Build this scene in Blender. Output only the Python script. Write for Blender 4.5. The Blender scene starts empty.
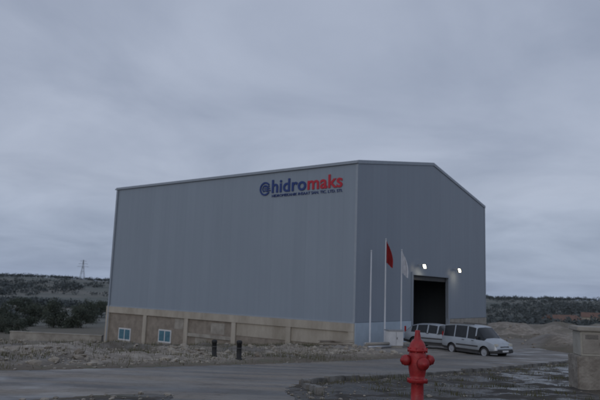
import bpy, bmesh, math, random
import numpy as np
from mathutils import Vector, Matrix
random.seed(7); rng=np.random.default_rng(7)
S=bpy.context.scene; COL=S.collection
# ------------------------------------------------------------------ helpers
def link(o,parent=None):
    COL.objects.link(o)
    if parent is not None: o.parent=parent
    return o
def empty(name,loc=(0,0,0),rotz=0):
    e=bpy.data.objects.new(name,None); e.location=loc; e.rotation_euler=(0,0,rotz); e.empty_display_size=.3
    return link(e)
def mesh_np(name,V,F,mats=(),parent=None,fm=None,smooth=False):
    me=bpy.data.meshes.new(name); V=np.asarray(V,dtype=np.float32); F=np.asarray(F,dtype=np.int32)
    m,k=F.shape
    me.vertices.add(len(V)); me.vertices.foreach_set('co',V.ravel())
    me.loops.add(m*k); me.loops.foreach_set('vertex_index',F.ravel())
    me.polygons.add(m); me.polygons.foreach_set('loop_start',np.arange(0,m*k,k,dtype=np.int32))
    me.polygons.foreach_set('loop_total',np.full(m,k,dtype=np.int32))
    for mt in mats: me.materials.append(mt)
    if fm is not None: me.polygons.foreach_set('material_index',np.asarray(fm,dtype=np.int32))
    me.update(calc_edges=True)
    me.polygons.foreach_set('use_smooth',np.full(m,smooth))
    o=bpy.data.objects.new(name,me); return link(o,parent)
def bm_obj(name,bm,mats,parent=None,smooth=False):
    me=bpy.data.meshes.new(name); bm.normal_update(); bm.to_mesh(me); bm.free()
    for m in (mats if isinstance(mats,(list,tuple)) else [mats]): me.materials.append(m)
    for p in me.polygons: p.use_smooth=smooth
    return link(bpy.data.objects.new(name,me),parent)
def box(name,lo,hi,mat,parent=None,bevel=0):
    bm=bmesh.new(); bmesh.ops.create_cube(bm,size=1)
    lo=Vector(lo);hi=Vector(hi)
    for v in bm.verts: v.co=Vector([(lo[i]+hi[i])/2+v.co[i]*(hi[i]-lo[i]) for i in range(3)])
    if bevel: bmesh.ops.bevel(bm,geom=bm.edges[:],offset=bevel,segments=2,affect='EDGES')
    return bm_obj(name,bm,mat,parent)
def lathe(name,prof,mat,parent=None,seg=24,loc=(0,0,0),axis='Z',smooth=True):
    V=[];F=[]
    for r,z in prof:
        for i in range(seg):
            a=2*math.pi*i/seg
            p=(r*math.cos(a),r*math.sin(a),z)
            if axis=='X': p=(p[2],p[0],p[1])
            if axis=='Y': p=(p[0],p[2],p[1])
            V.append((p[0]+loc[0],p[1]+loc[1],p[2]+loc[2]))
    for j in range(len(prof)-1):
        for i in range(seg):
            F.append((j*seg+i,j*seg+(i+1)%seg,(j+1)*seg+(i+1)%seg,(j+1)*seg+i))
    me=bpy.data.meshes.new(name); 
    F.append(tuple(range(seg))[::-1]); F.append(tuple((len(prof)-1)*seg+i for i in range(seg)))
    me.from_pydata(V,[],F); me.materials.append(mat)
    bm=bmesh.new(); bm.from_mesh(me); bmesh.ops.recalc_face_normals(bm,faces=bm.faces); bm.to_mesh(me); bm.free()
    for p in me.polygons: p.use_smooth=smooth and len(p.vertices)==4
    return link(bpy.data.objects.new(name,me),parent)
# ---- materials
def mat(name,c1,c2=None,rough=.8,scale=3,metal=0,bump=0,bscale=20,detail=6,coord='Object',emis=None,estr=0,spec=None,stretch=None,r2=None):
    m=bpy.data.materials.new(name); m.use_nodes=True; nt=m.node_tree; N=nt.nodes; L=nt.links
    b=N['Principled BSDF']; b.inputs['Roughness'].default_value=rough; b.inputs['Metallic'].default_value=metal
    if spec is not None: b.inputs['Specular IOR Level'].default_value=spec
    c2=c2 or tuple(x*.8 for x in c1)
    tc=N.new('ShaderNodeTexCoord'); mp=N.new('ShaderNodeMapping'); L.new(tc.outputs[coord],mp.inputs[0])
    if stretch: mp.inputs['Scale'].default_value=stretch
    n=N.new('ShaderNodeTexNoise'); n.inputs['Scale'].default_value=scale; n.inputs['Detail'].default_value=detail; n.inputs['Roughness'].default_value=.65
    L.new(mp.outputs[0],n.inputs['Vector'])
    r=N.new('ShaderNodeValToRGB'); r.color_ramp.elements[0].position=.32; r.color_ramp.elements[1].position=.68
    r.color_ramp.elements[0].color=(*c2,1); r.color_ramp.elements[1].color=(*c1,1)
    L.new(n.outputs['Fac'],r.inputs[0]); L.new(r.outputs[0],b.inputs['Base Color'])
    if r2 is not None:
        mr=N.new('ShaderNodeMapRange'); mr.inputs['From Min'].default_value=.35; mr.inputs['From Max'].default_value=.65
        mr.inputs['To Min'].default_value=rough; mr.inputs['To Max'].default_value=r2
        L.new(n.outputs['Fac'],mr.inputs[0]); L.new(mr.outputs[0],b.inputs['Roughness'])
    if bump:
        n2=N.new('ShaderNodeTexNoise'); n2.inputs['Scale'].default_value=bscale; n2.inputs['Detail'].default_value=5
        L.new(tc.outputs[coord],n2.inputs['Vector'])
        bp=N.new('ShaderNodeBump'); bp.inputs['Strength'].default_value=bump; bp.inputs['Distance'].default_value=.05
        L.new(n2.outputs['Fac'],bp.inputs['Height']); L.new(bp.outputs[0],b.inputs['Normal'])
    if emis:
        b.inputs['Emission Color'].default_value=(*emis,1); b.inputs['Emission Strength'].default_value=estr
    return m
# ------------------------------------------------------------------ numpy noise
_tab=rng.random((256,256))
def vn(x,y):
    xi=np.floor(x).astype(int); yi=np.floor(y).astype(int); fx=x-xi; fy=y-yi
    fx=fx*fx*(3-2*fx); fy=fy*fy*(3-2*fy)
    g=lambda a,b:_tab[a&255,b&255]
    return (g(xi,yi)*(1-fx)+g(xi+1,yi)*fx)*(1-fy)+(g(xi,yi+1)*(1-fx)+g(xi+1,yi+1)*fx)*fy
def fbm(x,y,o=4):
    s=0;a=.5
    for i in range(o):
        s=s+a*vn(x*2**i+17.3*i,y*2**i+9.1*i); a*=.5
    return s/(1-.5**o)
def ss(a,b,x):
    t=np.clip((x-a)/(b-a),0,1); return t*t*(3-2*t)
# ------------------------------------------------------------------ site layout
CX,CY=3.7,39.0; ANG=math.radians(53.0)
ux,uy=math.cos(ANG),math.sin(ANG)           # gable direction
W,LN=23.1,25.3
RD=(.61,.79); RN=(-.792,.61); RP=(-.4,13.0); RW=5.6
def road_sd(x,y):
    t=(x-RP[0])*RN[0]+(y-RP[1])*RN[1]
    m=np.abs(t-RW/2)-RW/2
    c=-.9-.1*(y-9.6)-.035*np.clip(9-y,0,40)**1.3
    s=np.maximum(np.abs(x-c)-.85-.12*np.clip(9-y,0,12),y-15)
    k=1.2
    h=np.clip(.5+.5*(s-m)/k,0,1)
    return s*(1-h)+m*h-k*h*(1-h)
def base(x,y):
    yy=np.clip(y-8,0,None)
    z=-2.25*(1-np.exp(-(yy*.078/2.25)**1.9))**(1/1.9)
    sl=(x-CX)*(-uy)+(y-CY)*ux
    z=z-1.45*ss(-2,26,sl)-.045*np.clip(sl-25,0,90)
    sg=(x-CX)*ux+(y-CY)*uy
    z=z-.03*np.clip(sg-45,0,120)
    return z
def terrain(x,y):
    r=np.hypot(x,y); th=np.degrees(np.arctan2(x,y))
    b=base(x,y); sd=road_sd(x,y)
    peak=-.5+6.0*ss(10,-25,th)+ 3.0*(fbm(th*.12+50,th*0+3.3,4)-.5)*2
    peak=np.where(np.abs(th)>60,6,peak)
    f=ss(110,720,r)
    und=(fbm(x*.012+5,y*.012+2,4)-.5)*5*ss(80,250,r)*(1-.8*ss(450,720,r))
    z=b*(1-f)+peak*f+und-ss(780,2500,r)*25
    near=1-ss(70,160,r)
    sl=(x-CX)*(-uy)+(y-CY)*ux; sg=(x-CX)*ux+(y-CY)*uy
    inb=ss(-.3,.0,sg)*ss(-.3,.0,sl)*(1-ss(W,W+.3,sg))*(1-ss(LN,LN+.3,sl))
    off=ss(.0,1.4,sd+.35*(fbm(x*1.3,y*1.3,3)-.5))
    t=(x-RP[0])*RN[0]+(y-RP[1])*RN[1]
    bank=ss(RW+.3,RW+2.2,t)*near*(1-ss(20,45,sl))*ss(-.4,-3.0,sg)
    lumps=np.clip(fbm(x*.42+3,y*.42+8,4)-.45,0,1)*2.2
    amp=.35+.65*ss(-3,-9,sg)*ss(-2,-12,x)
    z=z+bank*amp*(lumps*.75+.16*(fbm(x*2.2,y*2.2,3)-.4)+.02)
    # spoil heaps right of the building
    rm=ss(17,20,x)*ss(36,44,y)*near*ss(W+1,W+5,sg+ss(-3,-9,sl)*30)
    z=z+rm*np.clip(fbm(x*.17+40,y*.17+1,4)-.47,0,1)*4.2
    z=z+near*off*(.03+.11*(fbm(x*2.7,y*2.7,4)-.35))
    z=z-.10*(1-ss(-.12,.12,sd+.25*(fbm(x*3.1,y*3.1,3)-.5)))*near
    z=z-.35*inb
    wet=(1-ss(-1.0,.2,t))*near*(1-ss(26,34,y))
    wet=np.maximum(wet,.45*(fbm(x*.3+70,y*.3,3)>.56)*bank)
    rub=np.clip(bank+rm,0,1)*(.30+.70*ss(.40,.60,fbm(x*.25+11,y*.4+5,4)))
    yard=(ss(RW-1,RW+.5,t)*ss(.5,-.2,sl)*ss(-4,-1,sg+1.5)*(1-ss(20,26,sg)))*near
    far=ss(60,150,r)
    return z,wet,rub,yard,far
def gz(x,y):
    z=terrain(np.array([float(x)]),np.array([float(y)]))[0]; return float(z[0])
# ------------------------------------------------------------------ materials
def ground_material():
    m=bpy.data.materials.new('ground_soil'); m.use_nodes=True; nt=m.node_tree; N=nt.nodes; L=nt.links
    b=N['Principled BSDF']; tc=N.new('ShaderNodeTexCoord'); at=N.new('ShaderNodeVertexColor'); at.layer_name='zone'
    sp=N.new('ShaderNodeSeparateColor'); L.new(at.outputs['Color'],sp.inputs[0])
    def noise(s,d=6):
        n=N.new('ShaderNodeTexNoise'); n.inputs['Scale'].default_value=s; n.inputs['Detail'].default_value=d; n.inputs['Roughness'].default_value=.65
        L.new(tc.outputs['Object'],n.inputs['Vector']); return n.outputs['Fac']
    def ramp(f,*st):
        r=N.new('ShaderNodeValToRGB'); e=r.color_ramp.elements
        while len(e)<len(st): e.new(.5)
        for i,(p,c) in enumerate(st): e[i].position=p; e[i].color=(*c,1)
        L.new(f,r.inputs[0]); return r.outputs[0]
    def mix(f,a,c):
        x=N.new('ShaderNodeMix'); x.data_type='RGBA'; L.new(f,x.inputs['Factor']); L.new(a,x.inputs['A']); L.new(c,x.inputs['B']); return x.outputs['Result']
    soil=ramp(noise(1.2,9),(.3,(.085,.068,.05)),(.5,(.14,.115,.085)),(.62,(.10,.098,.06)),(.75,(.19,.16,.125)))
    rub=ramp(noise(2.5,10),(.3,(.14,.118,.095)),(.5,(.26,.225,.185)),(.7,(.42,.38,.325)))
    yard=ramp(noise(.8,8),(.3,(.17,.155,.14)),(.7,(.29,.27,.245)))
    wet=ramp(noise(1.6,9),(.3,(.020,.018,.015)),(.55,(.045,.038,.030)),(.75,(.085,.072,.055)))
    far=ramp(noise(.018,8),(.32,(.065,.078,.072)),(.46,(.10,.112,.10)),(.56,(.15,.148,.13)),(.7,(.19,.182,.165)))  # distant fields, with bluish aerial haze painted into the colours
    c=mix(sp.outputs['Green'],soil,rub)
    al=at.outputs['Alpha']
    c=mix(al,c,yard)
    c=mix(sp.outputs['Red'],c,wet); c=mix(sp.outputs['Blue'],c,far)
    L.new(c,b.inputs['Base Color'])
    wn=ramp(noise(.9,4),(.45,(0,0,0)),(.55,(1,1,1)))
    mu=N.new('ShaderNodeMath'); mu.operation='MULTIPLY'; L.new(wn,mu.inputs[0]); L.new(sp.outputs['Red'],mu.inputs[1])
    mr=N.new('ShaderNodeMapRange'); mr.inputs['To Min'].default_value=.92; mr.inputs['To Max'].default_value=.14; L.new(mu.outputs[0],mr.inputs[0]); L.new(mr.outputs[0],b.inputs['Roughness'])
    bp=N.new('ShaderNodeBump'); bp.inputs['Strength'].default_value=.7; bp.inputs['Distance'].default_value=.06
    L.new(noise(9,8),bp.inputs['Height']); L.new(bp.outputs[0],b.inputs['Normal'])
    return m
M_ground=ground_material()
def road_material():
    m=mat('asphalt_muddy',(.18,.175,.17),(.095,.094,.093),rough=.8,scale=.55,detail=10,bump=.3,bscale=60)
    nt=m.node_tree;N=nt.nodes;L=nt.links;b=N['Principled BSDF']; old=b.inputs['Base Color'].links[0].from_socket
    tc=N.new('ShaderNodeTexCoord'); mp=N.new('ShaderNodeMapping'); mp.inputs['Rotation'].default_value=(0,0,-math.atan2(.79,.61)); mp.inputs['Scale'].default_value=(.13,.9,1)
    L.new(tc.outputs['Object'],mp.inputs[0]); n=N.new('ShaderNodeTexNoise'); n.inputs['Scale'].default_value=1.1; n.inputs['Detail'].default_value=8; n.inputs['Roughness'].default_value=.6; L.new(mp.outputs[0],n.inputs['Vector'])
    r=N.new('ShaderNodeValToRGB'); r.color_ramp.elements[0].position=.44; r.color_ramp.elements[1].position=.62; r.color_ramp.elements[0].color=(0,0,0,1); r.color_ramp.elements[1].color=(.8,.8,.8,1); L.new(n.outputs['Fac'],r.inputs[0])
    x=N.new('ShaderNodeMix'); x.data_type='RGBA'; x.inputs['B'].default_value=(.25,.215,.175,1); L.new(r.outputs[0],x.inputs['Factor']); L.new(old,x.inputs['A'])
    # fine mud crumbs
    n3=N.new('ShaderNodeTexNoise'); n3.inputs['Scale'].default_value=7; n3.inputs['Detail'].default_value=8; n3.inputs['Roughness'].default_value=.7; L.new(tc.outputs['Object'],n3.inputs['Vector'])
    r3=N.new('ShaderNodeMapRange'); r3.inputs['From Min'].default_value=.52; r3.inputs['From Max'].default_value=.66; r3.inputs['To Max'].default_value=.7; L.new(n3.outputs['Fac'],r3.inputs[0])
    x3=N.new('ShaderNodeMix'); x3.data_type='RGBA'; x3.inputs['B'].default_value=(.085,.07,.055,1); L.new(r3.outputs[0],x3.inputs['Factor']); L.new(x.outputs['Result'],x3.inputs['A']); L.new(x3.outputs['Result'],b.inputs['Base Color'])
    n2=N.new('ShaderNodeTexNoise'); n2.inputs['Scale'].default_value=.7; n2.inputs['Detail'].default_value=5; L.new(tc.outputs['Object'],n2.inputs['Vector'])
    mr=N.new('ShaderNodeMapRange'); mr.inputs['From Min'].default_value=.42; mr.inputs['From Max'].default_value=.62; mr.inputs['To Min'].default_value=.8; mr.inputs['To Max'].default_value=.36; L.new(n2.outputs['Fac'],mr.inputs[0]); L.new(mr.outputs[0],b.inputs['Roughness'])
    return m
M_road=road_material()
M_conc=mat('concrete',(.36,.34,.30),(.22,.20,.175),rough=.9,scale=1.3,bump=.3,bscale=12)
M_kerb=mat('kerb_concrete',(.26,.25,.23),(.045,.04,.036),rough=.75,scale=1.9,detail=9,bump=.4,bscale=30)
M_beige=mat('render_beige',(.42,.385,.33),(.28,.25,.205),rough=.9,scale=.9,bump=.2,bscale=10,stretch=(1,1,.4))
M_brick=mat('rough_infill_wall',(.29,.255,.215),(.18,.155,.13),rough=.95,scale=1.6,bump=.6,bscale=8)
M_paleblue=mat('pale_blue_render',(.42,.50,.58),(.34,.41,.48),rough=.85,scale=.8)
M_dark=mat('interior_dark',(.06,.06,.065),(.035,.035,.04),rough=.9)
M_red=mat('red_enamel',(.38,.018,.020),(.20,.012,.014),rough=.5,scale=7,bump=.12,bscale=40)
M_black=mat('black_rubber',(.02,.02,.022),(.012,.012,.012),rough=.7)
M_steel=mat('galvanised_steel',(.45,.46,.48),(.34,.35,.37),rough=.45,metal=.6,scale=6)
M_white=mat('white_paint',(.62,.63,.64),(.50,.51,.53),rough=.6,scale=2)
M_silver=mat('silver_car_paint',(.42,.45,.48),(.36,.39,.42),rough=.35,metal=.5,scale=2)
M_silver2=mat('light_grey_car_paint',(.36,.39,.43),(.30,.33,.36),rough=.35,metal=.4,scale=2)
M_glass=mat('car_glass',(.02,.024,.028),(.012,.015,.018),rough=.25,spec=.35)
M_wglass=mat('window_glass',(.10,.22,.28),(.06,.14,.19),rough=.15,spec=.6)
M_plast=mat('dark_plastic',(.05,.05,.052),(.035,.035,.036),rough=.6)
M_amber=mat('lamp_clear',(.6,.58,.52),(.4,.4,.36),rough=.15)
M_tail=mat('tail_lamp_red',(.4,.02,.02),(.3,.015,.015),rough=.2)
def cladding(name,c1,c2,axis):
    m=mat(name,c1,c2,rough=.5,scale=.25,detail=4,stretch=(1,1,.5),metal=.0,spec=.35)
    nt=m.node_tree;N=nt.nodes;L=nt.links;b=N['Principled BSDF']
    tc=N.new('ShaderNodeTexCoord'); sx=N.new('ShaderNodeSeparateXYZ'); L.new(tc.outputs['Object'],sx.inputs[0])
    src=sx.outputs[axis]
    fl=N.new('ShaderNodeMath'); fl.operation='FLOOR'; L.new(src,fl.inputs[0])
    wn=N.new('ShaderNodeTexWhiteNoise'); wn.noise_dimensions='1D'; L.new(fl.outputs[0],wn.inputs['W'])
    mr=N.new('ShaderNodeMapRange'); mr.inputs['To Min'].default_value=.98; mr.inputs['To Max'].default_value=1.02; L.new(wn.outputs['Value'],mr.inputs[0])
    fr=N.new('ShaderNodeMath'); fr.operation='FRACT'; L.new(src,fr.inputs[0])
    lt=N.new('ShaderNodeMath'); lt.operation='LESS_THAN'; lt.inputs[1].default_value=.035; L.new(fr.outputs[0],lt.inputs[0])
    m2=N.new('ShaderNodeMath'); m2.operation='MULTIPLY_ADD'; m2.inputs[1].default_value=-.06; L.new(lt.outputs[0],m2.inputs[0]); L.new(mr.outputs[0],m2.inputs[2])
    mp=N.new('ShaderNodeMapping'); mp.inputs['Scale'].default_value=(3,3,.12); L.new(tc.outputs['Object'],mp.inputs[0])
    ns=N.new('ShaderNodeTexNoise'); ns.inputs['Scale'].default_value=1.0; ns.inputs['Detail'].default_value=3; L.new(mp.outputs[0],ns.inputs['Vector'])
    mr2=N.new('ShaderNodeMapRange'); mr2.inputs['From Min'].default_value=.3; mr2.inputs['From Max'].default_value=.7; mr2.inputs['To Min'].default_value=.975; mr2.inputs['To Max'].default_value=1.02; L.new(ns.outputs['Fac'],mr2.inputs[0])
    m3=N.new('ShaderNodeMath'); m3.operation='MULTIPLY'; L.new(m2.outputs[0],m3.inputs[0]); L.new(mr2.outputs[0],m3.inputs[1])
    old=b.inputs['Base Color'].links[0].from_socket
    vm=N.new('ShaderNodeVectorMath'); vm.operation='SCALE'; L.new(old,vm.inputs[0]); L.new(m3.outputs[0],vm.inputs['Scale']); L.new(vm.outputs[0],b.inputs['Base Color'])
    return m
M_cladA=cladding('cladding_long',(.238,.282,.335),(.226,.268,.320),'Y')
M_cladB=cladding('cladding_gable',(.236,.272,.320),(.220,.255,.302),'X')
M_roof=mat('roof_sheet',(.24,.27,.31),(.21,.24,.28),rough=.5)
M_trim=mat('flashing',(.28,.32,.37),(.25,.285,.33),rough=.5)
# ------------------------------------------------------------------ ground sheet
nr=430; rad=np.concatenate([[0.3],1.0*(3200/1.0)**(np.linspace(0,1,nr))])
a1=np.radians(np.arange(-42,42,.32)); a2=np.radians(np.arange(42,318,3.0)); ang=np.concatenate([a1,a2]); na=len(ang)
R,A=np.meshgrid(rad,ang,indexing='ij'); X=R*np.sin(A); Y=R*np.cos(A)
Z,wet,rub,yard,far=terrain(X.ravel(),Y.ravel())
V=np.stack([X.ravel(),Y.ravel(),Z],1)
i=np.arange(len(rad)-1)[:,None]; j=np.arange(na)[None,:]; j2=(j+1)%na
F=np.stack([i*na+j,(i+1)*na+j,(i+1)*na+j2,i*na+j2],-1).reshape(-1,4)[:,::-1]
g=mesh_np('ground',V,F,[M_ground],smooth=True)
ca=g.data.color_attributes.new('zone','FLOAT_COLOR','POINT')
ca.data.foreach_set('color',np.stack([wet,rub,far,yard],1).astype(np.float32).ravel())
# ------------------------------------------------------------------ road
st=.35; us=np.arange(-45,150,st); vs=np.arange(-16,9,st)
U,Vv=np.meshgrid(us,vs,indexing='ij'); X=RP[0]+U*RD[0]+Vv*RN[0]; Y=RP[1]+U*RD[1]+Vv*RN[1]
Z=base(X.ravel(),Y.ravel()).reshape(X.shape)-.012
nu,nv=X.shape; i=np.arange(nu-1)[:,None]; j=np.arange(nv-1)[None,:]
F=np.stack([i*nv+j,(i+1)*nv+j,(i+1)*nv+j+1,i*nv+j+1],-1).reshape(-1,4)[:,::-1]
sdc=road_sd(X,Y).ravel(); keep=(sdc[F].min(1)<.35)
Fk=F[keep]; used=np.unique(Fk); remap=np.zeros(len(sdc),int); remap[used]=np.arange(len(used))
Vr=np.stack([X.ravel(),Y.ravel(),Z.ravel()],1)[used]
rd=mesh_np('road',Vr,remap[Fk],[M_road],smooth=True)
if rd.data.polygons[0].normal.z<0: rd.data.flip_normals()
if g.data.polygons[1000].normal.z<0: g.data.flip_normals()
# ------------------------------------------------------------------ kerb of the verge
def kerb_stones():
    bm=bmesh.new()
    P=[(RP[0]+RD[0]*u+RN[0]*-.22,RP[1]+RD[1]*u+RN[1]*-.22) for u in np.arange(26,.9,-.7)]
    c0=P[-1]; P+= [(c0[0]-.38,c0[1]-.62),(c0[0]-.50,c0[1]-1.15),(c0[0]-.44,c0[1]-1.7),(c0[0]-.36,c0[1]-2.25),(c0[0]-.3,c0[1]-2.8),(c0[0]-.24,c0[1]-3.35)]
    for k in range(len(P)-1):
        p=Vector((*P[k],0)); q=Vector((*P[k+1],0)); d=(q-p); d.normalize(); n=Vector((-d.y,d.x,0))
        w=.075; e=.012+random.random()*.02; tilt=random.uniform(-.03,.03); h=.12+random.uniform(-.035,.015)
        zp=float(base(np.array([p.x]),np.array([p.y]))[0])+random.uniform(-.012,.012); zq=float(base(np.array([q.x]),np.array([q.y]))[0])+random.uniform(-.012,.012)
        a=p+d*e; c=q-d*e
        vs=[]
        for (pt,zz) in((a,zp),(c,zq)):
            for s in(-1,1):
                for hh in(-.2,h):
                    vs.append(bm.verts.new((pt.x+n.x*s*w+n.x*tilt,pt.y+n.y*s*w+n.y*tilt,zz+hh)))
        for f in((0,1,3,2),(4,6,7,5),(0,4,5,1),(2,3,7,6),(1,5,7,3),(0,2,6,4)): bm.faces.new([vs[t] for t in f])
    bmesh.ops.recalc_face_normals(bm,faces=bm.faces)
    bmesh.ops.bevel(bm,geom=bm.edges[:],offset=.015,segments=2,affect='EDGES')
    return bm_obj('kerb',bm,M_kerb)
kerb_stones()
# ------------------------------------------------------------------ scatter rocks
def ico(sub):
    bm=bmesh.new(); bmesh.ops.create_icosphere(bm,subdivisions=sub,radius=1)
    V=np.array([v.co[:] for v in bm.verts]); F=np.array([[v.index for v in f.verts] for f in bm.faces]); bm.free(); return V,F
def rocks(name,pts,sizes,m,sub=1):
    V0,F0=ico(sub); n=len(pts); Vs=[];Fs=[]
    for k in range(n):
        sc=sizes[k]*np.array([rng.uniform(.7,1.4),rng.uniform(.7,1.3),rng.uniform(.4,.8)])
        a=rng.uniform(0,6.28); c,s=math.cos(a),math.sin(a)
        Vp=V0*(1+rng.uniform(-.28,.28,(len(V0),1)))*sc
        tl=rng.uniform(-.5,.5); Vp=np.stack([Vp[:,0]*c-Vp[:,1]*s,Vp[:,0]*s+Vp[:,1]*c,Vp[:,2]+tl*Vp[:,0]*.5],1)
        Vs.append(Vp+pts[k]); Fs.append(F0+k*len(V0))
    return mesh_np(name,np.concatenate(Vs),np.concatenate(Fs),[m])
M_rock=mat('limestone_rubble',(.40,.365,.31),(.17,.145,.115),rough=.95,scale=.9,bump=.4,bscale=15)
N0=34000
x=rng.uniform(-24,10,N0); y=rng.uniform(12,50,N0)
z,we,ru,ya,fa=terrain(x,y); dens=ru*(fbm(x*.35+9,y*.35,3)>.45)
k=(rng.random(N0)<dens*.6*np.clip(28/y,.3,1.2))&(road_sd(x,y)>.4)
x,y,z=x[k],y[k],z[k]; sz=.022+.15*rng.random(len(x))**7+.04*rng.random(len(x)); 
rocks('rubble_stones',np.stack([x,y,z+sz*.1],1),sz,M_rock)
N1=7000
x=rng.uniform(-9,12,N1); y=rng.uniform(7.5,30,N1); z,we,ru,ya,fa=terrain(x,y); s_=road_sd(x,y)
k=(s_>-.35)&(rng.random(N1)<np.exp(-np.abs(s_)*.8))
rocks('verge_gravel',np.stack([x,y,z+.008],1)[k],(.012+.04*rng.random(N1)**3)[k],mat('gravel',(.33,.30,.26),(.13,.12,.10),rough=.9),1)
x=rng.uniform(17,34,700); y=rng.uniform(42,66,700); z=terrain(x,y)[0]
rocks('mound_stones',np.stack([x,y,z],1),.04+.16*rng.random(700)**5,M_rock)
# ------------------------------------------------------------------ dry grass
def grass(name,x,y,h,m):
    z=terrain(x,y)[0]; n=len(x); a=rng.uniform(0,6.28,n); w=.006+.006*rng.random(n); lean=rng.uniform(-.5,.5,(n,2))*h[:,None]
    dx,dy=np.cos(a)*w,np.sin(a)*w
    p0=np.stack([x-dx,y-dy,z-.02],1);p1=np.stack([x+dx,y+dy,z-.02],1);p2=np.stack([x+lean[:,0],y+lean[:,1],z+h],1)
    V=np.stack([p0,p1,p2],1).reshape(-1,3); F=np.arange(3*n).reshape(-1,3); return mesh_np(name,V,F,[m])
M_grass=mat('dry_grass',(.13,.12,.06),(.05,.055,.028),rough=.9,scale=.8)
cx=rng.uniform(-1,14,300); cy=rng.uniform(7.2,30,300); idx=rng.integers(0,300,11000)
x=cx[idx]+rng.normal(0,.16,11000); y=cy[idx]+rng.normal(0,.16,11000); t=(x-RP[0])*RN[0]+(y-RP[1])*RN[1]
k=(road_sd(x,y)>.45)&(t<0); grass('verge_grass',x[k],y[k],(.03+.08*rng.random(11000))[k],M_grass)
cx=rng.uniform(-24,3,900); cy=rng.uniform(14,45,900); idx=rng.integers(0,900,24000)
x=cx[idx]+rng.normal(0,.35,24000); y=cy[idx]+rng.normal(0,.35,24000); k=(road_sd(x,y)>.3)&((x-CX)*ux+(y-CY)*uy<-.3)
grass('bank_grass',x[k],y[k],(.05+.16*rng.random(24000))[k],M_grass)
# ------------------------------------------------------------------ BUILDING
B=empty('industrial_hall',(CX,CY,0),ANG)
ZB=-.36; ZE=9.95; ZR=11.95; T=.12; DX0,DX1,DZ=8.0,14.4,2.95; GF=-2.15
def poly_prism(name,pts,d0,d1,plane,m,parent):
    bm=bmesh.new(); r=[]
    for d in(d0,d1):
        r.append([bm.verts.new((h,d,z) if plane=='y' else (d,h,z)) for h,z in pts])
    bm.faces.new(r[0]); bm.faces.new(r[1][::-1]); n=len(pts)
    for i in range(n): bm.faces.new([r[0][i],r[0][(i+1)%n],r[1][(i+1)%n],r[1][i]])
    bmesh.ops.recalc_face_normals(bm,faces=bm.faces); return bm_obj(name,bm,m,parent)
slope=(ZR-ZE)/(W/2)
box('long_wall_cladding',(0,T,ZB),(T,LN-T,ZE),M_cladA,B)
box('rear_long_wall',(W-T,T,GF-1.5),(W,LN-T,ZE),M_cladA,B)
def roofz(h): return ZE+slope*(h if h<W/2 else W-h)
poly_prism('gable_cladding_near',[(0,ZB),(DX0,ZB),(DX0,roofz(DX0)),(0,ZE)],0,T,'y',M_cladB,B)
poly_prism('gable_cladding_over_door',[(DX0,DZ),(DX1,DZ),(DX1,roofz(DX1)),(W/2,ZR),(DX0,roofz(DX0))],0,T,'y',M_cladB,B)
poly_prism('gable_cladding_far',[(DX1,ZB),(W,ZB),(W,ZE),(DX1,roofz(DX1))],0,T,'y',M_cladB,B)
poly_prism('back_gable',[(0,-4.5),(W,-4.5),(W,ZE),(W/2,ZR),(0,ZE)],LN-T,LN,'y',M_cladB,B)
poly_prism('roof',[(-.04,ZE+.02-.04*slope),(W/2,ZR+.02),(W+.04,ZE+.02-.04*slope),(W+.04,ZE+.12-.04*slope),(W/2,ZR+.12),(-.04,ZE+.12-.04*slope)],-.03,LN+.03,'y',M_roof,B)
poly_prism('gable_flashing',[(-.04,ZE-.10-.04*slope),(W/2,ZR-.10),(W+.04,ZE-.10-.04*slope),(W+.04,ZE+.13-.04*slope),(W/2,ZR+.13),(-.04,ZE+.13-.04*slope)],-.055,-.032,'y',M_trim,B)
box('eave_gutter',(-.13,-.03,ZE-.09),(-.043,LN+.05,ZE+.02),M_trim,B)
box('corner_flashing_a',(-.02,-.02,ZB-.02),(-.002,.14,ZE-.12),M_trim,B)
box('corner_flashing_b',(-.002,-.02,ZB-.02),(.14,-.002,ZE-.12),M_cladB,B)
box('end_flashing',(W-.16,-.02,ZB-.02),(W+.02,-.002,ZE-.12),M_cladB,B)
box('drip_flashing_long',(-.05,.01,ZB-.06),(-.002,LN,ZB+.03),M_trim,B)
box('downpipe',(-.12,LN-.35,ZB-3.0),(-.02,LN-.25,ZE-.14),M_trim,B)
# plinth of the long side
box('grade_beam',(-.10,.0,-.94),(.25,LN,ZB-.062),M_beige,B)
box('plinth_infill',(.06,.0,-5),(.22,LN,-.94),M_brick,B)
for kk,s in enumerate([.0,5.0,10.0,15.0,19.9,24.88]):
    box('plinth_column_%d'%kk,(-.08,s,-5),(.3,s+.42,-.945),M_beige,B)
box('plinth_render_panel',(.02,.43,-1.85),(.058,9.99,-.943),M_beige,B)
box('plinth_low_beam',(-.05,10.43,-2.25),(.055,14.99,-2.0),M_conc,B)
for kk,(s0,s1) in enumerate([(21.9,23.5),(16.9,18.4)]):
    z0,z1=(-3.15,-2.15) if kk==0 else (-2.95,-1.95)
    box('window_frame_%d'%kk,(.0,s0,z0),(.058,s1,z1),M_white,B)
    mdl=(s0+s1)/2
    box('window_pane_%da'%kk,(-.006,s0+.10,z0+.10),(-.002,mdl-.05,z1-.10),M_wglass,B)
    box('window_pane_%db'%kk,(-.006,mdl+.05,z0+.10),(-.002,s1-.10,z1-.10),M_wglass,B)
    box('window_sill_%d'%kk,(-.1,s0-.1,z0-.1),(.055,s1+.1,z0-.003),M_conc,B)
for kk,(s0,s1,z0,z1) in enumerate([(11.2,12.6,-1.9,-1.1),(13.0,14.2,-2.9,-2.3),(15.6,16.6,-1.8,-1.0)]):
    box('patch_%d'%kk,(.045,s0,z0),(.0585,s1,z1),M_conc,B)
box('gable_plinth_near',(.0,-.05,-3.2),(DX0-.25,.14,ZB-.022),M_paleblue,B)
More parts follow.
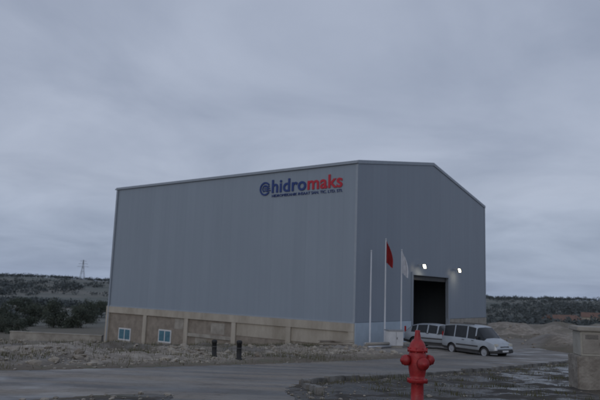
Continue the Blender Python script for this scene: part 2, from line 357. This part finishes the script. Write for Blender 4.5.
box('gable_plinth_far',(DX1+.25,-.05,-3.2),(W,.14,ZB-.022),M_conc,B)
box('gable_footing_near',(.0,-.15,-3.2),(DX0-.25,-.053,-1.85),M_beige,B)
box('door_jamb_a',(DX0-.2,-.08,-2.6),(DX0,.18,DZ),M_cladB,B)
box('door_jamb_b',(DX1,-.08,-2.6),(DX1+.2,.18,DZ),M_cladB,B)
box('door_header',(DX0-.2,-.08,DZ+.002),(DX1+.2,-.003,DZ+.22),M_cladB,B)
box('rolled_shutter',(DX0+.01,.15,DZ-.35),(DX1-.01,.35,DZ+.35),M_plast,B)
box('hall_floor',(.25,.15,-2.6),(W-.15,LN-.2,GF),M_conc,B)
for kk in range(5):
    yy=2+kk*5.2
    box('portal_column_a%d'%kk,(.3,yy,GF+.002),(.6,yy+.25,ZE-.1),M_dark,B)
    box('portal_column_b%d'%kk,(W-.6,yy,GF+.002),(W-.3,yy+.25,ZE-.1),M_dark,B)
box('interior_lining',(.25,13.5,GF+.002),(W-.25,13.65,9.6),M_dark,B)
box('interior_crate',(9.2,6,GF+.002),(11.5,8,-.7),M_brick,B)
box('gantry_beam',(.62,9,6.2),(W-.62,9.4,6.8),M_paleblue,B)
# flood lights
M_bulb=mat('lamp_lit',(1,.95,.8),(1,.95,.8),emis=(1.0,.86,.55),estr=14)
for kk,xx in enumerate((8.9,15.6)):
    fl=empty('floodlight')
    fl.location=(CX+xx*ux+(.45)*uy,CY+xx*uy-(.45)*ux,3.6); fl.rotation_euler=(0,0,ANG)
    box('lamp_arm',(-.03,.12,.12),(.03,.45,.17),M_steel,fl)
    bm=bmesh.new(); bmesh.ops.create_cube(bm,size=1)
    for v in bm.verts:
        v.co=Vector((v.co.x*.46,v.co.y*.16,v.co.z*.34))
        if v.co.y>0: v.co.x*=.6; v.co.z*=.6
    bmesh.ops.rotate(bm,verts=bm.verts,cent=(0,0,0),matrix=Matrix.Rotation(math.radians(-14),3,'X'))
    bm_obj('lamp_housing',bm,M_steel,fl)
    bm=bmesh.new(); bmesh.ops.create_cube(bm,size=1)
    for v in bm.verts: v.co=Vector((v.co.x*.38,v.co.y*.01-.087,v.co.z*.26))
    bmesh.ops.rotate(bm,verts=bm.verts,cent=(0,0,0),matrix=Matrix.Rotation(math.radians(-14),3,'X'))
    bm_obj('lamp_glass',bm,M_bulb,fl)
    ld=bpy.data.lights.new('lamp_glow','SPOT'); ld.energy=45; ld.color=(1,.85,.6); ld.spot_size=math.radians(140); ld.spot_blend=.9; ld.shadow_soft_size=.15
    lo=bpy.data.objects.new('lamp_glow',ld); link(lo,fl); lo.location=(0,-.2,-.05); lo.rotation_euler=(math.radians(65),0,0)
# ------------------------------------------------------------------ company sign
M_blue=mat('sign_blue',(.010,.035,.17),(.008,.03,.15),rough=.5)
M_sred=mat('sign_red',(.42,.012,.03),(.38,.010,.025),rough=.5)
SG=empty('company_sign'); 
BM=Matrix.Translation((CX,CY,0))@Matrix.Rotation(ANG,4,'Z')
def onwall(s,z,out=.03):
    return BM@Matrix(((0,0,-1,-out),(-1,0,0,s),(0,1,0,z),(0,0,0,1)))
SG.matrix_world=onwall(8.34,8.3,.025)
def text(name,body,x0,x1,y0,height,m,off,space=1.0):
    c=bpy.data.curves.new(name,'FONT'); c.body=body; c.extrude=.02; c.offset=off; c.materials.append(m); c.size=1; c.space_character=space
    o=bpy.data.objects.new(name,c); COL.objects.link(o); bpy.context.view_layer.update()
    bb=o.bound_box; xs=[b[0] for b in bb]; ys=[b[1] for b in bb]
    sx=(x1-x0)/(max(xs)-min(xs)); sy=height/(max(ys)-max(0,min(ys)))
    o.parent=SG; o.scale=(sx,sy,1); o.location=(x0-min(xs)*sx,y0,.01)
    return o
text('letters_blue','hidro',1.16,4.22,.1,.92,M_blue,.020,1.04)
text('letters_red','maks',4.34,7.2,.1,.90,M_sred,.020,1.04)
text('letters_small','HIDROMEKANIK INSAAT SAN. TIC. LTD. STI.',1.2,7.2,-.24,.19,M_blue,.0)
def ring(name,r0,r1,a0,a1,m,cx,cy,zo=0.0,seg=40):
    bm=bmesh.new(); vs=[]
    for i in range(seg+1):
        a=a0+(a1-a0)*i/seg
        vs.append([bm.verts.new((cx+r*math.cos(a),cy+r*math.sin(a),zz+zo)) for r,zz in((r0,0),(r1,0),(r1,.04),(r0,.04))])
    for i in range(seg):
        for j in range(4): bm.faces.new([vs[i][j],vs[i][(j+1)%4],vs[i+1][(j+1)%4],vs[i+1][j]])
    bm.faces.new(vs[0]); bm.faces.new(vs[-1][::-1])
    bmesh.ops.recalc_face_normals(bm,faces=bm.faces); return bm_obj(name,bm,m,SG)
ring('logo_ring',.38,.50,math.radians(35),math.radians(325),M_blue,.53,.42)
ring('logo_inner',.21,.28,math.radians(-60),math.radians(240),M_blue,.55,.42)
for kk in range(3): box('logo_bar_%d'%kk,(.45,.24+kk*.15,.0),(1.04-.05*kk,.31+kk*.15,.045),M_blue,SG)
# ------------------------------------------------------------------ hydrant
HX,HY=1.61,8.2; hz=gz(HX,HY)
H=empty('fire_hydrant',(HX,HY,hz),.25)
lathe('column',[(.15,-.05),(.15,.03),(.085,.035),(.08,.40),(.083,.405),(.135,.41),(.135,.445),(.135,.45),(.095,.455),(.10,.50),(.112,.56),(.118,.62),(.118,.74),(.112,.78),(.10,.80),(.130,.802),(.130,.835),(.112,.838),(.107,.87),(.09,.91),(.065,.945),(.045,.96),(.04,1.0),(.034,1.03),(.0335,1.07),(.01,1.075)],M_red,H,seg=32)
for sgn in(-1,1):
    lathe('outlet_%s'%('l' if sgn<0 else 'r'),[(.050,.0),(.050,sgn*.135),(.070,sgn*.137),(.070,sgn*.18),(.060,sgn*.185),(.058,sgn*.212),(.03,sgn*.215),(.026,sgn*.235),(.005,sgn*.236)],M_red,H,seg=20,loc=(0,0,.69),axis='X')
lathe('outlet_front',[(.06,0),(.06,-.14),(.08,-.142),(.08,-.19),(.068,-.195),(.066,-.215),(.03,-.218),(.028,-.24),(.004,-.241)],M_red,H,seg=20,loc=(0,0,.66),axis='Y')
for zz,rr in((.43,.118),(.82,.120)):
    for q in range(8):
        a=q*math.pi/4+.2; lathe('bolt_%d_%d'%(zz*100,q),[(.012,-.03),(.012,.03),(.004,.031)],M_red,H,seg=6,loc=(rr*math.cos(a),rr*math.sin(a),zz),smooth=False)
lathe('footing',[(.28,-.15),(.28,.015),(.26,.03),(.02,.031)],M_conc,H,seg=8,smooth=False)
# ------------------------------------------------------------------ meter cabinet on plinth
KX,KY=7.0,14.5; kz=gz(KX,KY)
K=empty('utility_cabinet',(KX,KY,kz),math.radians(-8))
M_stone=mat('painted_masonry',(.33,.305,.265),(.15,.13,.11),rough=.9,scale=2.2,detail=10,bump=.7,bscale=9)
box('plinth',(-.52,-.35,-.3),(.60,.4,.74),M_stone,K,.02)
box('body',(-.42,-.28,.742),(.52,.33,1.30),mat('cabinet_paint',(.40,.385,.34),(.28,.265,.23),rough=.7,scale=3),K,.015)
box('cap',(-.50,-.36,1.302),(.60,.41,1.40),M_conc,K,.02)
box('door_left',(-.38,-.297,.80),(.03,-.282,1.25),M_conc,K,.004)
box('door_right',(.06,-.297,.80),(.48,-.282,1.25),M_conc,K,.004)
box('lock',(-.01,-.31,.98),(.02,-.298,1.05),M_plast,K)
for q in range(4): box('vent_%d'%q,(-.32,-.301,1.13+q*.025),(-.04,-.2975,1.14+q*.025),M_plast,K)
# ------------------------------------------------------------------ bollards
for bx,by,h in((-3.0,23.4,.62),(-2.0,22.6,.68)):
    bz=gz(bx,by); b=empty('bollard',(bx,by,bz)); b.rotation_euler=(random.uniform(-.05,.05),random.uniform(-.05,.05),0)
    lathe('post',[(.12,-.15),(.12,.04),(.09,.05),(.09,h-.12),(.105,h-.115),(.105,h-.04),(.09,h-.02),(.055,h),(.01,h+.005)],M_black,b,seg=18)
    lathe('collar',[(.094,h*.55),(.094,h*.55+.05)],M_plast,b,seg=18)
# ------------------------------------------------------------------ flagpoles
def flag(par,z0,h,w,m,ph):
    bm=bmesh.new(); nx,nz=44,26; g=[]
    for i in range(nx+1):
        row=[]
        u=i/nx
        for k in range(nz+1):
            v=k/nz
            spread=w*(.42+.58*math.sin(min(1,v*1.15)*math.pi*.62))
            fold=math.sin(u*6.28*2.6+ph)
            x=.04+spread*(u*.62+.10*fold*u)
            y=.10*math.cos(u*6.28*2.6+ph)*(.35+.65*v)
            z=z0-h*v*(1-.22*(1-u))-.38*u*(1-v)*h*.6-.04*fold*v
            row.append(bm.verts.new((x,y,z)))
        g.append(row)
    for i in range(nx):
        for k in range(nz): bm.faces.new((g[i][k],g[i+1][k],g[i+1][k+1],g[i][k+1]))
    return bm_obj('flag_cloth',bm,m,par,True)
M_fred=mat('flag_red',(.32,.018,.022),(.22,.012,.016),rough=.85)
M_fwhite=mat('flag_white',(.66,.68,.72),(.50,.52,.57),rough=.85)
M_pole=mat('pole_white',(.50,.52,.55),(.42,.44,.47),rough=.4,scale=2)
for px,py,zt,fm in((4.6,38.4,4.1,None),(5.65,39.4,4.95,M_fred),(6.85,40.4,4.35,M_fwhite)):
    pz=gz(px,py); hh=zt-pz; p=empty('flagpole',(px,py,pz),.1)
    lathe('pole',[(.12,-.1),(.12,.12),(.055,.14),(.05,hh*.5),(.036,hh),(.01,hh+.01)],M_pole,p,seg=14)
    lathe('finial',[(.01,hh),(.055,hh+.03),(.055,hh+.07),(.01,hh+.1)],M_pole,p,seg=12)
    box('base_pad',(-.3,-.3,-.2),(.3,.3,.06),M_conc,p,.01)
    if fm: flag(p,hh-.05,1.75,.66,fm,px)
# ------------------------------------------------------------------ electrical cabinet by the wall
ez=gz(6.1,38.6); E=empty('electrical_cabinet',(6.15,38.7,ez),math.radians(20))
box('body',(-.5,-.25,.1),(.5,.25,1.0),M_white,E,.015); box('roof',(-.56,-.31,1.002),(.56,.31,1.07),M_steel,E,.01)
box('foot',(-.46,-.21,-.2),(.46,.21,.098),M_conc,E); box('door_gap',(-.006,-.256,.14),(.006,-.2505,.96),M_plast,E); box('handle',(.05,-.275,.5),(.08,-.2515,.62),M_plast,E)
ez=gz(4.9,37.4); E2=empty('pipe_bundle',(4.9,37.4,ez),math.radians(35))
for q in range(5): lathe('pipe_%d'%q,[(.09,-.9),(.09,.9)],M_conc if q%2 else M_steel,E2,seg=12,loc=(0,(q%3-1)*.2+(.1 if q>2 else 0),.09+(.17 if q>2 else 0)),axis='X')
ez=gz(2.2,36.0); E3=empty('timber_pile',(2.4,36.3,ez),math.radians(-30))
for q in range(7):
    o=box('board_%d'%q,(-1.0,-.06,.0),(1.0,.06,.035),M_brick,E3); o.location=(random.uniform(-.2,.2),random.uniform(-.35,.35),.04*q+.02); o.rotation_euler=(random.uniform(-.1,.1),random.uniform(-.05,.05),random.uniform(-.5,.5))
# ------------------------------------------------------------------ retaining wall on the left
RWl=empty('retaining_wall',(-17.6,57.0,gz(-20,57.5)),math.radians(172))
box('stem',(0,-.15,-.8),(9.0,.15,.55),M_conc,RWl); box('coping',(-.05,-.2,.552),(9.05,.2,.64),M_conc,RWl,.01)
# ------------------------------------------------------------------ vehicles
def vehicle(name,loc,heading,paint,st,Wd,wb=(-1.25,1.3),scale=1.0):
    E=empty(name,loc,heading)
    V=[];F=[];FM=[]
    def sec(s):
        x,zb,zl,zt,w,wt=s
        h=[(0,zb),(w*.90,zb),(w*.985,zb+.16),(w,(zb+zl)/2),(w*.975,zl),(wt,zt-.07),(wt-.10,zt-.01)]
        right=[(x,a,b) for a,b in h]
        return right+[(x,0,zt+.015)]+[(x,-a,b) for a,b in h[1:][::-1]]
    secs=[sec(s) for s in st]; m=len(secs[0])
    for s in secs: V+=s
    for i in range(len(secs)-1):
        for j in range(m):
            j2=(j+1)%m
            F.append((i*m+j,i*m+j2,(i+1)*m+j2,(i+1)*m+j))
            fm=0; kind=KIND[i]
            jj=j if j<7 else 13-j
            if jj==4 and 'S' in kind: fm=1
            if jj in(5,6) and 'W' in kind: fm=1
            if jj==4 and 'W' in kind and 'F' in kind: fm=1
            if jj in(0,1): fm=2
            FM.append(fm)
    F.append(tuple(range(m))); FM.append(0); F.append(tuple((len(secs)-1)*m+q for q in range(m))[::-1]); FM.append(0)
    me=bpy.data.meshes.new('body'); me.from_pydata(V,[],F)
    for q in(paint,M_glass,M_plast): me.materials.append(q)
    for p,f in zip(me.polygons,FM): p.material_index=f
    bm=bmesh.new(); bm.from_mesh(me); bmesh.ops.recalc_face_normals(bm,faces=bm.faces); bm.to_mesh(me); bm.free()
    for p in me.polygons: p.use_smooth=False
    body=link(bpy.data.objects.new('body',me),E)
    for wx in wb:
        for sg in(-1,1):
            c=lathe('cut',[(.375,-.25),(.375,.25)],M_plast,None,seg=28,loc=(wx,sg*(Wd-.02),.34),axis='Y',smooth=False)
            c.parent=E; bpy.context.view_layer.update()
            md=body.modifiers.new('b','BOOLEAN'); md.operation='DIFFERENCE'; md.object=c; md.solver='EXACT'
    bpy.context.view_layer.update()
    dg=bpy.context.evaluated_depsgraph_get(); nm=bpy.data.meshes.new_from_object(body.evaluated_get(dg),depsgraph=dg)
    body.modifiers.clear(); body.data=nm
    for o in list(E.children):
        if o.name.startswith('cut'): bpy.data.objects.remove(o)
    try:
        nm.shade_smooth(); nm.set_sharp_from_angle(angle=math.radians(28))
    except Exception: pass
    k=0
    for wx in wb:
        for sg in(-1,1):
            k+=1; yc=sg*(Wd-.13)
            lathe('tyre_%d'%k,[(.20,-.10),(.30,-.10),(.32,-.07),(.32,.07),(.30,.10),(.20,.10)],M_black,E,seg=26,loc=(wx,yc,.32),axis='Y')
            lathe('rim_%d'%k,[(.06,sg*.112),(.10,sg*.105),(.195,sg*.102),(.205,sg*.108),(.205,sg*.0)],M_steel,E,seg=22,loc=(wx,yc,.32),axis='Y')
    E.scale=(scale,)*3
    return E
ST=[(-2.10,.42,.92,.98,.80,.76),(-2.04,.34,1.02,1.12,.85,.78),(-1.90,.30,1.06,1.76,.87,.70),(-1.05,.28,1.06,1.84,.88,.70),(-.97,.28,1.06,1.845,.88,.70),(-.05,.27,1.05,1.84,.88,.70),(.04,.27,1.05,1.835,.88,.70),(.62,.27,1.03,1.76,.88,.69),(.70,.27,1.02,1.72,.88,.69),(1.32,.27,1.0,1.13,.87,.72),(1.70,.28,.92,1.03,.85,.70),(1.98,.30,.82,.90,.81,.66),(2.10,.36,.64,.72,.74,.62),(2.14,.42,.56,.62,.68,.56)]
KIND=['','W','S','','S','','S','','WFS','','','','']
van=vehicle('parked_minivan',(10.5,36.1,gz(10.5,36.1)+.01),math.atan2(-.84,.54),M_silver,ST,.88,scale=.94)
def dress(E,fr,re,Wd,hz_,roof=True,zt=1.84):
    for sg in(-1,1):
        t='l' if sg<0 else 'r'
        box('headlamp_'+t,(fr-.20,sg*.62-.14,hz_),(fr-.045,sg*.62+.14,hz_+.17),M_amber,E,.03)
        box('mirror_'+t,(.78,sg*(Wd+.1)-.09,1.06),(.90,sg*(Wd+.1)+.09,1.24),M_plast,E,.03)
        box('side_strip_'+t,(-.85,sg*(Wd+.005)-.01,.60),(.85,sg*(Wd+.005)+.01,.68),M_plast,E)
        box('tail_lamp_'+t,(re-.005,sg*(Wd-.14)-.06,.92),(re+.08,sg*(Wd-.14)+.06,1.3),M_tail,E,.02)
        box('sill_'+t,(-.85,sg*(Wd-.03)-.02,.22),(.88,sg*(Wd-.03)+.02,.33),M_plast,E)
        for hx in(-.3,.45): box('handle_%s_%d'%(t,hx*10),(hx-.08,sg*(Wd+.0)-.02,.93),(hx+.08,sg*(Wd+.0)+.02,.96),M_plast,E)
        if roof: box('roof_rail_'+t,(-1.6,sg*.62-.02,zt+.02),(.4,sg*.62+.02,zt+.06),M_plast,E,.008)
    box('front_bumper',(fr-.14,-.72,.34),(fr+.04,.72,.52),M_plast,E,.03)
    box('grille',(fr-.10,-.38,.60),(fr-.005,.38,.72),M_plast,E,.01)
    box('number_plate',(fr+.041,-.26,.40),(fr+.05,.26,.50),M_white,E)
    box('rear_bumper',(re-.06,-.78,.34),(re+.08,.78,.54),M_plast,E,.03)
dress(van,2.13,-2.10,.88,.70)
# hatchback: sloping tail, lower roof
ST=[(-1.95,.42,.85,.90,.76,.72),(-1.90,.34,.94,1.02,.80,.72),(-1.45,.28,.97,1.40,.83,.62),(-1.10,.27,.97,1.48,.84,.61),(-1.02,.27,.97,1.49,.84,.61),(-.35,.26,.96,1.53,.84,.61),(-.27,.26,.96,1.53,.84,.61),(.32,.26,.94,1.49,.84,.60),(.40,.26,.94,1.45,.84,.60),(1.05,.26,.92,1.03,.83,.64),(1.55,.27,.85,.95,.82,.62),(1.90,.30,.72,.80,.78,.58),(2.04,.36,.60,.66,.70,.54),(2.08,.42,.52,.56,.62,.48)]
car=vehicle('parked_car',(9.0,39.4,gz(9.0,39.4)+.01),math.atan2(-.62,.78),M_silver2,ST,.84,wb=(-1.2,1.30))
dress(car,2.06,-1.95,.84,.60,False,1.5)
# ------------------------------------------------------------------ trees and shrubs
M_leaf=mat('foliage_dark',(.085,.10,.075),(.040,.052,.042),rough=.95,scale=.6)
M_leaf2=mat('foliage_far_haze',(.090,.105,.108),(.055,.067,.072),rough=.95,scale=.02)  # far leaves tinted lighter and bluer: haze painted in, no volume
M_bark=mat('bark',(.09,.07,.055),(.05,.04,.03),rough=.95,scale=8)
def leaves(centres,radii,per,size):
    V=[];n=len(centres)
    for k in range(n):
        c=centres[k]; r=radii[k]; m=per
        nl=rng.integers(4,8); lob=rng.normal(0,.5,(nl,3))*[1,1,.7]; li=rng.integers(0,nl,m)
        p=lob[li]+rng.normal(0,.28,(m,3)); p[:,2]=np.clip(p[:,2],-.95,1.3)
        p=c+p*r
        d1=rng.normal(0,1,(m,3)); d1/=np.linalg.norm(d1,axis=1)[:,None]; d2=rng.normal(0,1,(m,3)); d2/=np.linalg.norm(d2,axis=1)[:,None]
        s=size*r.mean()*(.5+rng.random((m,1)))
        V.append(np.stack([p-d1*s,p+d1*s*.8,p+d2*s*1.1],1).reshape(-1,3))
    V=np.concatenate(V); return V,np.arange(len(V)).reshape(-1,3)
def tree(name,x,y,h,w):
    z=gz(x,y); E=empty(name,(x,y,z))
    bm=bmesh.new()
    def limb(p,q,r0,r1,seg=7):
        d=(q-p).normalized(); a=d.orthogonal().normalized(); b=d.cross(a)
        A=[bm.verts.new(p+(a*math.cos(t)+b*math.sin(t))*r0) for t in [2*math.pi*i/seg for i in range(seg)]]
        Bq=[bm.verts.new(q+(a*math.cos(t)+b*math.sin(t))*r1) for t in [2*math.pi*i/seg for i in range(seg)]]
        for i in range(seg): bm.faces.new((A[i],A[(i+1)%seg],Bq[(i+1)%seg],Bq[i]))
    top=Vector((0,0,h*.8)); limb(Vector((0,0,-.2)),top,.05*h*.5,.012*h*.5)
    for q in range(9):
        a=q*2.4; zz=h*(.10+.055*q); limb(Vector((0,0,zz)),Vector((math.cos(a)*w*.8,math.sin(a)*w*.8,zz+h*.15)),.012*h,.003*h,5)
    bm_obj('trunk',bm,M_bark,E)
    cs=[np.array([rng.normal(0,w*.30),rng.normal(0,w*.30),h*(.12+.60*rng.random())]) for _ in range(11)]
    V,F=leaves(cs,[np.array([w*.42,w*.42,h*.22])*(.7+.5*rng.random()) for _ in cs],520,.11)
    mesh_np('crown',V,F,[M_leaf],parent=E)
for (x_,y_,h_,w_) in [(-38,98,4.8,3.0),(-33.5,96,4.2,2.8),(-45,106,4.4,3.4),(-56,118,4.6,3.6),(-51,95,3.2,3.0),(-38.5,80,2.2,2.4),(-35,77,2.0,2.2),(-48,100,3.6,3.0),(-42,125,5,4),(-66,150,5,4.5),(-50,160,5,4.5)]:
    tree('tree',x_,y_,h_,w_)
C=[]
for _ in range(4200):
    th=math.radians(rng.uniform(-42,44)); r=150*(760/150)**rng.random()
    x_,y_=r*math.sin(th),r*math.cos(th); thd=math.degrees(th)
    d=float(fbm(np.array([x_*.011+31]),np.array([y_*.022+7]),3)[0])
    thr=.50 if thd<0 else .40
    if d<thr and rng.random()>.08: continue
    C.append((x_,y_,r)); 
for th in np.arange(-40,44,.11):
    if float(fbm(np.array([th*.3]),np.array([2.2]),3)[0])<.30: continue
    r=720+rng.uniform(-40,30); t_=math.radians(th); C.append((r*math.sin(t_),r*math.cos(t_),r))
C=np.array(C); zc=terrain(C[:,0],C[:,1])[0]; cen=[];rr=[]
for k in range(len(C)):
    s=rng.uniform(.8,1.7)*(1 if C[k,2]<300 else 1.35); cen.append(np.array([C[k,0],C[k,1],zc[k]+s*.8])); rr.append(np.array([s*2.0,s*2.0,s]))
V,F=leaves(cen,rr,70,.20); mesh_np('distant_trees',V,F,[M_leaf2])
# ------------------------------------------------------------------ distant farm buildings
M_tile=mat('roof_tiles',(.17,.10,.075),(.12,.075,.06),rough=.9,scale=1)
for (x_,y_,w_,l_,h_,a_) in((88,205,6,11,2.6,.3),(112,232,7,9,2.8,-.4)):
    fb=empty('farm_building',(x_,y_,gz(x_,y_)),a_)
    box('walls',(-l_/2,-w_/2,-1),(l_/2,w_/2,h_),M_beige,fb)
    poly_prism('tiled_roof',[(-w_/2-.4,h_+.01),(w_/2+.4,h_+.01),(0,h_+1.7)],-l_/2-.3,l_/2+.3,'x',M_tile,fb)
    for q in(-.3,.0,.3): box('window_%d'%(q*10),(q*l_-.5,-w_/2-.04,1.0),(q*l_+.5,-w_/2-.003,2.0),M_glass,fb)
    box('door',(l_*.42-.5,-w_/2-.05,0),(l_*.42+.4,-w_/2-.003,2.05),M_brick,fb)
# ------------------------------------------------------------------ pylon
M_py=mat('pylon_steel',(.30,.33,.38),(.25,.28,.32),rough=.6)
def pylon(x,y,h):
    z=gz(x,y); bm=bmesh.new()
    def bar(p,q,w):
        p=Vector(p);q=Vector(q);d=(q-p).normalized();a=d.orthogonal().normalized()*w;b=d.cross(a).normalized()*w
        A=[bm.verts.new(p+s) for s in(a,b,-a,-b)];Bq=[bm.verts.new(q+s) for s in(a,b,-a,-b)]
        for i in range(4): bm.faces.new((A[i],A[(i+1)%4],Bq[(i+1)%4],Bq[i]))
    lv=[(0,h*.12),(.25,h*.085),(.5,h*.05),(.7,h*.028),(1,h*.012)]
    cs=[(1,1),(-1,1),(-1,-1),(1,-1)]
    for (a,wa),(b,wb_) in zip(lv[:-1],lv[1:]):
        for i in range(4):
            c=cs[i];d=cs[(i+1)%4]
            bar((c[0]*wa,c[1]*wa,a*h),(c[0]*wb_,c[1]*wb_,b*h),.14)
            bar((c[0]*wa,c[1]*wa,a*h),(d[0]*wb_,d[1]*wb_,b*h),.08); bar((d[0]*wa,d[1]*wa,a*h),(c[0]*wb_,c[1]*wb_,b*h),.08)
    for zz,w in((.66,.30),(.80,.24),(.93,.16)):
        bar((-w*h,0,zz*h),(w*h,0,zz*h),.14); bar((-w*h,0,zz*h),(0,0,zz*h+.05*h),.09); bar((w*h,0,zz*h),(0,0,zz*h+.05*h),.09)
    o=bm_obj('electricity_pylon',bm,M_py); o.location=(x,y,z); return o
pylon(-213,610,20)
# ------------------------------------------------------------------ world (overcast dusk)
w=bpy.data.worlds.new("World"); S.world=w; w.use_nodes=True; nt=w.node_tree; N=nt.nodes; L=nt.links
bg=N['Background']; SUN_EL=math.radians(14); SUN_ROT=math.radians(205)
sky=N.new('ShaderNodeTexSky'); sky.sky_type='NISHITA'; sky.sun_disc=False; sky.sun_elevation=SUN_EL; sky.sun_rotation=SUN_ROT
tc=N.new('ShaderNodeTexCoord'); sp=N.new('ShaderNodeSeparateXYZ'); L.new(tc.outputs['Generated'],sp.inputs[0])
ad=N.new('ShaderNodeMath'); ad.operation='ADD'; ad.inputs[1].default_value=.16; ab=N.new('ShaderNodeMath'); ab.operation='ABSOLUTE'; L.new(sp.outputs['Z'],ab.inputs[0]); L.new(ab.outputs[0],ad.inputs[0])
dx=N.new('ShaderNodeMath'); dx.operation='DIVIDE'; L.new(sp.outputs['X'],dx.inputs[0]); L.new(ad.outputs[0],dx.inputs[1])
dy=N.new('ShaderNodeMath'); dy.operation='DIVIDE'; L.new(sp.outputs['Y'],dy.inputs[0]); L.new(ad.outputs[0],dy.inputs[1])
cb=N.new('ShaderNodeCombineXYZ'); L.new(dx.outputs[0],cb.inputs[0]); L.new(dy.outputs[0],cb.inputs[1])
n1=N.new('ShaderNodeTexNoise'); n1.inputs['Scale'].default_value=1.1; n1.inputs['Detail'].default_value=7; n1.inputs['Roughness'].default_value=.52; n1.inputs['Distortion'].default_value=.4
L.new(cb.outputs[0],n1.inputs['Vector'])
r=N.new('ShaderNodeValToRGB'); e=r.color_ramp.elements; e[0].position=.34; e[1].position=.66
e[0].color=(.305,.350,.455,1); e[1].color=(.435,.485,.60,1)
L.new(n1.outputs['Fac'],r.inputs[0])
gr=N.new('ShaderNodeValToRGB'); g_=gr.color_ramp.elements; g_[0].position=0; g_[0].color=(.72,.79,.88,1); g_[1].position=.16; g_[1].color=(1,1,1,1)
L.new(ab.outputs[0],gr.inputs[0])
mu=N.new('ShaderNodeMix'); mu.data_type='RGBA'; mu.blend_type='MULTIPLY'; mu.inputs['Factor'].default_value=1; L.new(r.outputs[0],mu.inputs['A']); L.new(gr.outputs[0],mu.inputs['B'])
sc=N.new('ShaderNodeVectorMath'); sc.operation='SCALE'; sc.inputs['Scale'].default_value=10.0; L.new(mu.outputs['Result'],sc.inputs[0])
mx=N.new('ShaderNodeMix'); mx.data_type='RGBA'; mx.inputs['Factor'].default_value=.94; L.new(sky.outputs[0],mx.inputs['A']); L.new(sc.outputs[0],mx.inputs['B'])
L.new(mx.outputs['Result'],bg.inputs['Color']); bg.inputs['Strength'].default_value=.1
sl=bpy.data.lights.new('sun','SUN'); sl.energy=.5; sl.angle=math.radians(40); sl.color=(1,.96,.92)
so=bpy.data.objects.new('sun',sl); link(so)
az=SUN_ROT; d=Vector((math.sin(az)*math.cos(SUN_EL),math.cos(az)*math.cos(SUN_EL),math.sin(SUN_EL)))
so.rotation_euler=d.to_track_quat('Z','Y').to_euler()
# ------------------------------------------------------------------ camera
cam=bpy.data.cameras.new('camera'); co=bpy.data.objects.new('camera',cam); link(co); S.camera=co
cam.sensor_width=36; cam.lens=610/600*36; cam.clip_end=8000; cam.clip_start=.05
cam.dof.use_dof=True; cam.dof.focus_distance=9.5; cam.dof.aperture_fstop=1.8
p=math.atan(90/610); roll=math.radians(2.0)
Fd=Vector((0,math.cos(p),math.sin(p))); Ud=Vector((0,-math.sin(p),math.cos(p))); Rg=Vector((1,0,0))
U2=Ud*math.cos(roll)-Rg*math.sin(roll); R2=Rg*math.cos(roll)+Ud*math.sin(roll)
mw=Matrix((( R2.x,U2.x,-Fd.x,0),(R2.y,U2.y,-Fd.y,0),(R2.z,U2.z,-Fd.z,1.55),(0,0,0,1)))
co.matrix_world=mw
S.view_settings.view_transform='Standard'; S.view_settings.look='None'; S.view_settings.exposure=0; S.view_settings.gamma=1
